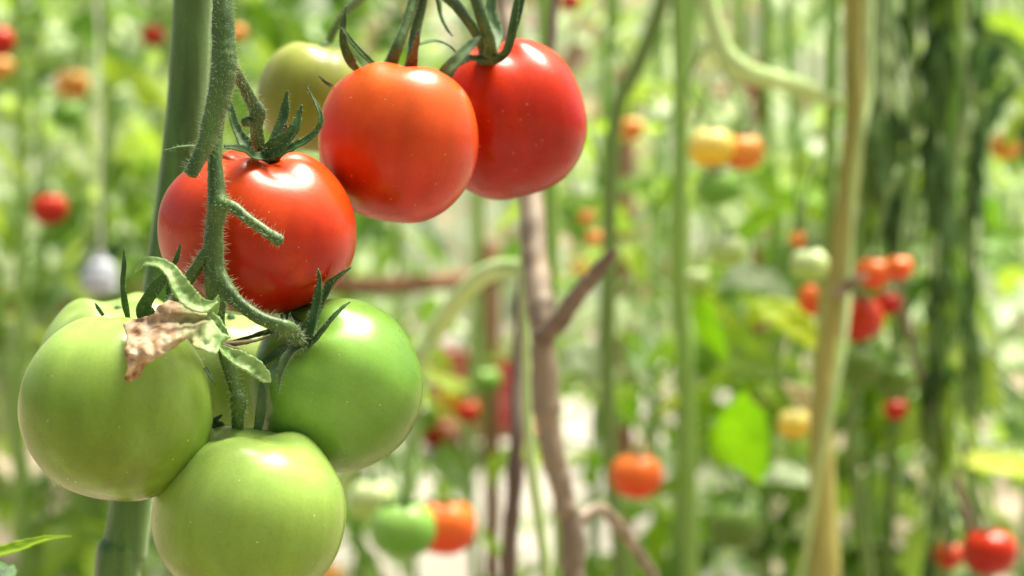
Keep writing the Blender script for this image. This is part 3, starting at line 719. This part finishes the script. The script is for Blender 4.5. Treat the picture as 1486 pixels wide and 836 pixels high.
# ------------------------------------------------------------------ foliage plants
def comp_leaf(mb, sb, base, az, L, rg, rise=.3, droop=.9, W=None):
    d0 = Vector((math.cos(az), math.sin(az), rise)).normalized()
    pts = []
    for i in range(6):
        t = i / 5; pts.append(base + d0 * (L * t) + Vector((0, 0, -droop * L * t * t)))
    tube(sb, spline(pts, [.0028, .0024, .002, .0017, .0014, .001], 2), seg=5, cap=False)
    side = Vector((-math.sin(az), math.cos(az), 0)); up = Vector((0, 0, 1))
    for i, t in enumerate((.32, .52, .72, .88)):
        k = int(t * 5); p = pts[k].lerp(pts[min(5, k+1)], t * 5 - k); tan = (pts[min(5, k+1)] - pts[k]).normalized()
        sz = L * (.26, .34, .30, .22)[i] * rg.uniform(.8, 1.15)
        for sg in (-1, 1):
            dv = (side * sg + tan * .55 + Vector((rg.uniform(-.3, .3), rg.uniform(-.3, .3), rg.uniform(-.6, .1))))
            leaflet(mb, p, dv, up + Vector((rg.uniform(-.4, .4), rg.uniform(-.4, .4), 0)), sz, sz * .38, rg)
    leaflet(mb, pts[-1], (pts[-1] - pts[-2]), side.cross(pts[-1] - pts[-2]), L * .38, L * .16, rg)
def foliage_template(n, z0, z1, Lr, seed, rise=.3, droop=.9, spread=.02):
    rg = random.Random(seed); mb = MB(); sb = MB()
    az = rg.random() * 6
    for i in range(n):
        z = z0 + (z1 - z0) * (i + rg.random() * .8) / n; az += 2.4 + rg.uniform(-.4, .4)
        comp_leaf(mb, sb, Vector((rg.uniform(-spread, spread), rg.uniform(-spread, spread), z)), az, rg.uniform(*Lr), rg, rise + rg.uniform(-.3, .3), droop * rg.uniform(.6, 1.3))
    x = 0; P = []; 
    for k in range(9):
        P.append(Vector((rg.uniform(-.012, .012), rg.uniform(-.012, .012), 2.1 * k / 8)))
    st = MB(); tube(st, spline(P, [.008, .0078, .0075, .007, .0065, .006, .0055, .005, .004], 4), seg=8)
    b = len(st.v)
    st.add(sb.v, sb.f)
    return mb, st
tpl = {}
def get_tpl(kind, seed):
    k = (kind, seed)
    if k in tpl: return tpl[k]
    if kind == 'open': a = foliage_template(10, .08, 1.75, (.16, .26), seed)
    elif kind == 'full': a = foliage_template(17, .05, 1.8, (.18, .30), seed)
    elif kind == 'low': a = foliage_template(12, .02, .7, (.14, .24), seed, rise=.6, droop=.6)
    elif kind == 'hang': a = foliage_template(44, .12, 1.7, (.12, .20), seed, rise=-.5, droop=1.3, spread=.035)
    elif kind == 'bare': a = foliage_template(5, .9, 1.7, (.16, .24), seed)
    tpl[k] = a; return a
meshes = {}
def plant_at(label, loc, kind, seed, lm, smat='farstem', scale=1.0, rot=0.0, group=None, leaves=()):
    mk = (kind, seed, lm, smat)
    if mk not in meshes:
        fb, sb = get_tpl(kind, seed)
        meshes[mk] = (fb.mesh('foliage', MAT[lm]), sb.mesh('stem', MAT[smat]))
    fm, sm = meshes[mk]
    e = bpy.data.objects.new('tomato_plant', None); e.empty_display_size = .05
    e.location = loc; e.rotation_euler = (rnd.uniform(-.03, .03), rnd.uniform(-.03, .03), rot); e.scale = (scale, scale, scale)
    col.objects.link(e); tag(e, label, 'tomato plant', group)
    for nm, me in (('foliage', fm), ('stem', sm)):
        o = bpy.data.objects.new(nm, me); col.objects.link(o); o.parent = e
    for pts, hint, m in leaves:
        lf(pts, hint, m, name='leaf', parent=e, wave=.2, fold=.2, serr=.06, solid=.0005)
    return e
def gp(px, d):  # ground point under an image column at depth d
    p = at(px, 418, d); return Vector((p.x, p.y, 0))

def leaflet(mb, base, dirv, up, L, W, rg, nst=7):
    dirv = dirv.normalized(); s = dirv.cross(up)
    s = s.normalized() if s.length > 1e-3 else dirv.orthogonal().normalized()
    n = s.cross(dirv); droop = rg.uniform(.1, .5); fold = rg.uniform(.1, .45); tw = rg.uniform(-.35, .35)
    vs = []; fs = []
    for i in range(nst):
        t = i / (nst - 1)
        w = W * (math.sin(math.pi * min(1, t * .93 + .07)) ** .75) * (1.0 if i % 2 else .74) * (1 - .25 * t)
        if i == nst - 1: w = W * .02
        c = base + dirv * (L * t) - n * (droop * L * t * t)
        ss = s * math.cos(tw * t) + n * math.sin(tw * t)
        for u in (-1, -.5, 0, .5, 1):
            vs.append(c + ss * (u * w) + n * (fold * w * abs(u)) + n * (rg.uniform(-.06, .06) * W) + dirv * (abs(u) * .06 * L))
    for i in range(nst - 1):
        for k in range(4):
            a = i * 5 + k; fs.append((a, a + 1, a + 6, a + 5))
    mb.add(vs, fs)
# ragged dried vines hanging in a curtain at the right
cur = empty('hanging_vines', gp(1345, 1.75)); tag(cur, 'ragged curtain of dark green dried vines hanging from above, right side', 'vines')
rg2 = random.Random(42)
for i in range(18):
    x0 = (1280, 1290, 1345, 1362, 1372, 1384, 1408, 1300, 1420)[i % 9] + rg2.uniform(-14, 14)
    dp = rg2.uniform(1.62, 2.0)
    yend = rg2.uniform(230, 350) if x0 < 1320 else (rg2.uniform(650, 900) if 1340 < x0 < 1378 else rg2.uniform(380, 620))
    pts = []; y = -420; x = x0 + rg2.uniform(-12, 12)
    while y < yend:
        pts.append((x, y, 2.0, dp)); y += rg2.uniform(45, 80); x += rg2.uniform(-7, 7) + (x0 - x) * .15
    pts.append((x, y, 1, dp))
    mb = MB(); pth = ppath(pts, None, 6); tube(mb, pth, seg=6, wob=.3)
    for (p, w_) in pth:
        if mnoise.noise(p * 14 + Vector((i, 0, 0))) < .02: continue
        for _ in range(rg2.choice((1, 2, 2, 3))):
            a = rg2.random() * 6.28
            leaflet(mb, p, Vector((math.cos(a) * .55, math.sin(a) * .55, -1)), Vector((math.cos(a), math.sin(a), .5)), rg2.uniform(.02, .05), rg2.uniform(.003, .009), rg2, nst=5)
    mb.build('strand', MAT[('strand', 'leafpale', 'strand', 'leaf', 'leafdark', 'leafpale')[i % 6]], cur)
rg3 = random.Random(9)
more_leaves = []
for i in range(16):
    x, y, L = rg3.uniform(820, 1180), rg3.uniform(430, 690), rg3.uniform(35, 70)
    a = rg3.uniform(-.7, .7) + (3.14 if rg3.random() < .5 else 0); dp = rg3.uniform(2.0, 2.5); c_, s_ = math.cos(a), abs(math.sin(a)) + .15
    w_ = rg3.uniform(9, 17)
    more_leaves.append(([(x + c_ * L * t, y + s_ * L * t * t, k * w_ + .5, dp + .03 * t) for t, k in ((0, .2), (.3, .95), (.55, 1), (.8, .55), (1, 0))], cv(rg3.uniform(-.3, .3), .7, .6), rg3.choice(['lime', 'limeyel', 'leafbright', 'leafmint', 'lime'])))
# plants with a look or place of their own
plant_at('bushy green plant with large lime leaves, centre right', gp(1120, 2.5), 'low', 1, 'leafbright', rot=1.0, leaves=[
  ([(1078,570,6,1.62),(1080,600,36,1.65),(1078,635,42,1.68),(1090,668,28,1.71),(1103,705,2,1.75)], cv(-.2,-.5,.85), 'lime'),
  ([(1052,600,3,1.7),(1042,622,16,1.71),(1046,650,20,1.72),(1062,680,3,1.74)], cv(.5,-.3,.8), 'lime'),
  ([(1100,560,3,1.8),(1125,575,18,1.8),(1140,600,16,1.8),(1150,630,3,1.8)], cv(-.2,.7,.7), 'leafbright'),
  ([(1085,470,6,1.75),(1110,452,24,1.75),(1145,465,32,1.75),(1175,492,22,1.75),(1192,505,3,1.75)], cv(0,.7,.7), 'limeyel'),
  ([(1005,425,4,1.75),(1020,450,20,1.75),(1032,480,22,1.75),(1048,510,10,1.75),(1056,528,2,1.75)], cv(-.4,-.5,.8), 'lime'),
  ([(1062,355,4,1.9),(1085,335,18,1.9),(1108,318,20,1.9),(1130,296,6,1.9)], cv(0,.7,.7), 'lime'),
  ([(1130,300,4,2.0),(1160,285,26,2.0),(1190,290,18,2.0),(1210,300,3,2.0)], cv(0,.7,.7), 'lime'),
  ([(1120,590,4,2.0),(1145,580,26,2.0),(1170,600,26,2.0),(1185,640,6,2.0)], cv(0,.5,.9), 'dryleaf'),
  ([(800,540,4,2.3),(835,520,26,2.3),(868,548,30,2.3),(880,600,4,2.3)], cv(0,.7,.7), 'leafpale'),
  ([(1040,420,4,2.2),(1075,405,30,2.2),(1120,415,26,2.2),(1150,430,4,2.2)], cv(0,.8,.6), 'leafpale'),
  ([(930,470,4,2.4),(965,500,24,2.4),(1000,540,20,2.4),(1010,560,4,2.4)], cv(0,.8,.6), 'leafpale'),
  ([(1030,500,4,2.2),(1060,520,28,2.2),(1100,540,24,2.2),(1140,545,4,2.2)], cv(0,.8,.6), 'leafbright'),
  ([(1100,700,4,2.0),(1135,690,26,2.0),(1175,700,18,2.0),(1200,705,3,2.0)], cv(0,.9,.5), 'leafpale')] + more_leaves)
plant_at('dark leafy plant standing behind the ragged hanging vines', gp(1365, 2.3), 'open', 2, 'leafdark', smat='farstemdark', rot=.4)
plant_at('green leafy plant behind the left edge of the hanging vines', gp(1290, 2.35), 'open', 3, 'leaf', smat='farstemdark', rot=2.4, scale=.93)
plant_at('bright green leafy plant along the right of the hanging vines', gp(1425, 2.3), 'full', 4, 'leafbright', smat='farstemdark', rot=3.1)
plant_at('sunlit pale leafy plant at the right picture edge', gp(1490, 2.6), 'full', 5, 'leafmint', rot=1.1, leaves=[
  ([(1385,670,4,1.9),(1425,672,24,1.9),(1480,680,26,1.9),(1530,690,8,1.9)], cv(0,.8,.6), 'limeyel')])
plant_at('leafy plant standing low under the straw coloured stem', gp(1262, 2.5), 'low', 6, 'leafbright', rot=5)
plant_at('bright bushy low plant right of the dead stems', gp(860, 2.7), 'low', 7, 'leafbright', rot=2)
plant_at('leafy plant filling the upper left corner, red fruit beside it', gp(40, 2.5), 'full', 8, 'leafbright', rot=.2)
plant_at('bright leafy plant between upper left corner and thick stem', gp(165, 2.7), 'full', 9, 'leaf', rot=1.7)
plant_at('leafy plant behind the hairy truss stalk', gp(365, 2.6), 'open', 10, 'leafbright', rot=2.2)
plant_at('green leafy plant above the orange-red tomato', gp(520, 2.8), 'full', 11, 'leaf', rot=3.2)
plant_at('lime green leafy plant behind the broad light green stem', gp(975, 2.5), 'low', 12, 'limefoliage', rot=3.9, scale=1.15)
plant_at('bright lime bushy plant left of the straw coloured stem', gp(1150, 2.8), 'low', 13, 'limefoliage', rot=.9, scale=1.1)
plant_at('pale mint leafed plant showing between straw stem and hanging vines', gp(1240, 3.0), 'full', 14, 'leafmint', rot=.5)

G = 'tomato plants in the far rows'
LB = 'blurred leafy tomato plant in the far rows'
kinds = ['open', 'full', 'open', 'low', 'bare']
mats = ['leaf', 'leafbright', 'leafpale', 'leafmint', 'leafbright', 'leafpale', 'leafmint', 'leaf', 'leafdark', 'dryfoliage']
rows = [(3.1, 9), (3.8, 11), (4.6, 12), (5.6, 14), (6.8, 15), (8.0, 16)]
for ri, (d, n) in enumerate(rows):
    for k in range(n):
        px = -60 + (1606) * (k + rnd.uniform(.15, .85)) / n
        kd = rnd.choice(kinds)
        if 600 < px < 930 and d < 6.5: kd = 'bare'
        if px < 430 and kd in ('bare', 'low'): kd = 'full'
        plant_at(LB, gp(px, d + rnd.uniform(-.25, .25)), kd, rnd.randint(20, 21), rnd.choice(mats), smat=rnd.choice(['farstem', 'farstempale']), rot=rnd.random() * 6.28, scale=rnd.uniform(.9, 1.1), group=G)

# ------------------------------------------------------------------ rails, crates, sack
def pole(label, a, b, r, mat, name='rail', cat='rail'):
    mb = MB(); tube(mb, spline([a, a.lerp(b, .5) + Vector((0, 0, -.01)), b], [r, r * .95, r], 8), seg=12, wob=.06)
    o = mb.build(name, MAT[mat]); tag(o, label, cat)
    for k, t in enumerate((.02, .98)):
        p = a.lerp(b, t); m2 = MB(); tube(m2, [(Vector((p.x, p.y + r * 1.6, 0)), r * .9), (Vector((p.x, p.y + r * 1.6, p.z + .05)), r * .85)], seg=10, wob=.05)
        m2.build('post', MAT[mat], o)
    return o
pole('reddish brown wooden rail behind the green bunch, low left of centre', at(380, 408, 2.7), at(720, 402, 3.0), .014, 'rail')
pole('reddish wooden rail in the upper middle, behind the light green stem', at(905, 140, 3.2), at(1110, 128, 3.3), .017, 'rail')
pole('brown wooden rail on the left, behind the white hanging bag', at(-60, 436, 3.3), at(260, 426, 3.1), .022, 'rail')
def crate(label, px, py, d, w, h, rot):
    c = at(px, py, d); e = empty('crate', Vector((c.x, c.y, c.z - h))); e.rotation_euler.z = rot
    tag(e, label, 'crate', 'red plastic crates')
    def board(cx, cy, cz, sx, sy, sz, name):
        mb = MB(); vs = [Vector((cx + a*sx/2, cy + b*sy/2, cz + q*sz/2)) for a in (-1, 1) for b in (-1, 1) for q in (-1, 1)]
        mb.add(vs, [(0,1,3,2), (4,6,7,5), (0,4,5,1), (2,3,7,6), (0,2,6,4), (1,5,7,3)])
        o = mb.build(name, MAT['redplastic']); o.data.polygons.foreach_set('use_smooth', [False]*6)
        o.parent = e
        m = o.modifiers.new('b', 'BEVEL'); m.width = .004; m.segments = 2
        return o
    dd = w * .7
    for z in (.2, .5, .8):
        board(0, -dd/2, h*z, w, .008, h*.24, 'side_slat'); board(0, dd/2, h*z, w, .008, h*.24, 'side_slat')
        board(-w/2, 0, h*z, .008, dd - .012, h*.24, 'end_slat'); board(w/2, 0, h*z, .008, dd - .012, h*.24, 'end_slat')
    for a in (-1, 1):
        for b in (-1, 1): board(a*(w/2 - .012), b*(dd/2 - .012), h/2, .016, .016, h, 'corner_post')
    board(0, 0, .006, w - .03, dd - .03, .01, 'base')
    return e
c1 = crate('red crate, right one of two behind the dead stems', 728, 498, 4.6, .12, .17, .2)
c2 = crate('red crate, left one of two behind the dead stems', 672, 502, 4.8, .13, .17, -.15)
# low bench that carries the crates
def bench():
    zt = min(c1.location.z, c2.location.z) - .002
    x0 = at(640, 418, 4.7).x; x1 = at(775, 418, 4.7).x; y = 4.7
    e = empty('bench', Vector(((x0 + x1)/2, y, 0))); tag(e, 'low wooden bench carrying the red crates', 'bench')
    def bx(cx, cy, cz, sx, sy, sz, name):
        mb = MB(); vs = [Vector((cx + a*sx/2, cy + b*sy/2, cz + q*sz/2)) for a in (-1, 1) for b in (-1, 1) for q in (-1, 1)]
        mb.add(vs, [(0,1,3,2), (4,6,7,5), (0,4,5,1), (2,3,7,6), (0,2,6,4), (1,5,7,3)])
        o = mb.build(name, MAT['rail'], e); o.data.polygons.foreach_set('use_smooth', [False]*6); return o
    bx((x0+x1)/2, y, zt - .012, x1 - x0 + .06, .34, .022, 'bench_top')
    for a in (x0 + .03, x1 - .03):
        for b in (-.13, .13): bx(a, y + b, (zt - .024)/2, .03, .03, zt - .024, 'leg')
    for c in (c1, c2): c.location.z = zt
bench()
# small white bag hung on a cord among the plants
def bag():
    c = at(146, 398, 2.15); r = pm(25, 2.15); mb = MB()
    P = [(c + Vector((0, 0, z * r)), k * r) for z, k in ((-1.25, .15), (-1.15, .7), (-.8, 1.0), (-.1, 1.05), (.5, .8), (.95, .35), (1.1, .2), (1.25, .33))]
    tube(mb, spline([p for p, _ in P], [k for _, k in P], 5), seg=24, wob=.3, seed=4)
    o = mb.build('bag', MAT['white']); tag(o, 'small white bag hanging on a cord above the left green tomatoes, blurred', 'bag')
    m2 = MB(); tube(m2, [(P[6][0], r * .22), (P[6][0] + Vector((0, 0, .01)), .0015), (Vector((c.x, c.y, 1.9)), .0012)], seg=8); m2.build('cord', MAT['twine'], o)
bag()

# ------------------------------------------------------------------ setting
def sheet(name, x0, x1, y0, y1, z, mat, n=60, amp=0.0):
    mb = MB(); vs = []; fs = []
    for j in range(n + 1):
        for i in range(n + 1):
            x = x0 + (x1 - x0) * i / n; y = y0 + (y1 - y0) * j / n
            vs.append(Vector((x, y, z + (amp * mnoise.noise(Vector((x, y, 0)) * 1.5) - amp if amp else 0))))
    for j in range(n):
        for i in range(n):
            a = j * (n + 1) + i; fs.append((a, a + 1, a + n + 2, a + n + 1))
    mb.add(vs, fs); o = mb.build(name, MAT[mat]); o['kind'] = 'structure'; return o
sheet('ground', -150, 150, -100, 250, 0, 'soil', n=140, amp=.015)
mbp = MB(); vsp = []; fsp = []
for j in range(41):
    for i in range(9):
        yy = 2.6 + 6.6 * j / 40; xx = (-0.75 + 1.35 * i / 8) * (0.55 + yy * .085)
        xx += .05 * mnoise.noise(Vector((xx, yy * 2, 0))) + .045 * (yy - 2.6) - .1
        vsp.append(Vector((xx, yy, .004)))
for j in range(40):
    for i in range(8):
        a = j * 9 + i; fsp.append((a, a + 1, a + 10, a + 9))
mbp.add(vsp, fsp); op = mbp.build('path', MAT['ground']); op['kind'] = 'structure'
# unseen rest of the crop, added to darken the fruit fronts: one mass of leaves, as nobody could count them
fb, sb = get_tpl('full', 8); mm_ = MB()
rg = random.Random(5)
for (x, y) in [(-1.5, -.4), (-.9, -1.1), (-.3, -1.5), (.3, -1.35), (.9, -1.2), (1.5, -.5), (-1.9, .5), (1.9, .4), (-1.2, -1.9), (0, -2.1), (1.2, -2.0), (-.6, -1.7), (.6, -1.9)]:
    a = rg.random() * 6; c, sn = math.cos(a), math.sin(a)
    mm_.add([Vector((x + v.x * c - v.y * sn, y + v.x * sn + v.y * c, v.z * 1.05)) for v in fb.v], fb.f)
    mm_.add([Vector((x + v.x * c - v.y * sn, y + v.x * sn + v.y * c, v.z * 1.05)) for v in sb.v], sb.f)
o_ = mm_.build('unseen_shade_foliage', MAT['leaf']); tag(o_, 'unseen leafy mass of tomato crop added behind the viewer to cut front light', 'foliage', kind='stuff')
# plastic end wall of the greenhouse
gw = empty('greenhouse_wall', Vector((0, 9.4, 0))); tag(gw, 'cloudy white plastic greenhouse wall closing the far end', 'greenhouse wall')
xs = [-6 + 1.5 * i for i in range(9)]
for i in range(8):
    mb = MB(); vs = []; fs = []; nx, nz = 20, 20
    for j in range(nz + 1):
        for k in range(nx + 1):
            x = xs[i] + .02 + (1.46) * k / nx; z = 3.0 * j / nz
            vs.append(Vector((x, 9.4 + .02 * mnoise.noise(Vector((x * 2, z * .7, 3))), z)))
    for j in range(nz):
        for k in range(nx):
            a = j * (nx + 1) + k; fs.append((a, a + 1, a + nx + 2, a + nx + 1))
    mb.add(vs, fs); mb.build('film_panel', MAT['film'], gw)
for x in xs:
    mb = MB(); tube(mb, [(Vector((x, 9.4, 0)), .02), (Vector((x, 9.4, 3.05)), .02)], seg=10); mb.build('post', MAT['post'], gw)

# ------------------------------------------------------------------ light
EL, AZ = R(68), R(52)          # azimuth measured from +Y toward +X
w = bpy.data.worlds.new('World'); scene.world = w; w.use_nodes = True
nt = w.node_tree; nt.nodes.clear()
sky = nt.nodes.new('ShaderNodeTexSky'); sky.sky_type = 'NISHITA'; sky.sun_disc = False
sky.sun_elevation = EL; sky.sun_rotation = AZ; sky.dust_density = 6.0; sky.ozone_density = 0.0; sky.air_density = 0.6
bg = nt.nodes.new('ShaderNodeBackground'); bg.inputs['Strength'].default_value = 0.095
ow = nt.nodes.new('ShaderNodeOutputWorld'); nt.links.new(sky.outputs[0], bg.inputs[0]); nt.links.new(bg.outputs[0], ow.inputs[0])
ld = bpy.data.lights.new('sun', 'SUN'); ld.energy = 4.9; ld.angle = R(32); ld.color = (1, .95, .84)
lo = bpy.data.objects.new('sun', ld); col.objects.link(lo)
sd = Vector((math.sin(AZ) * math.cos(EL), math.cos(AZ) * math.cos(EL), math.sin(EL)))
lo.rotation_euler = sd.to_track_quat('Z', 'Y').to_euler()

cd = bpy.data.cameras.new('camera'); cam = bpy.data.objects.new('camera', cd); col.objects.link(cam)
cam.location = CAM; cam.rotation_euler = (R(90) + PITCH, 0, 0)
cd.lens = LENS; cd.sensor_width = SENS; cd.clip_start = .05; cd.clip_end = 600
cd.dof.use_dof = True; cd.dof.focus_distance = 0.668; cd.dof.aperture_fstop = 8.8
scene.camera = cam
vs = scene.view_settings
scene.display_settings.display_device = 'sRGB'
vs.view_transform = 'Standard'; vs.look = 'None'; vs.gamma = 1; vs.use_curve_mapping = False; vs.exposure = 1.2
if hasattr(vs, 'use_white_balance'):
    vs.use_white_balance = True; vs.white_balance_temperature = 6750; vs.white_balance_tint = 7
scene.render.engine = 'CYCLES'
cy = scene.cycles; cy.use_denoising = True; cy.max_bounces = 8; cy.transparent_max_bounces = 4
cy.sample_clamp_indirect = 8
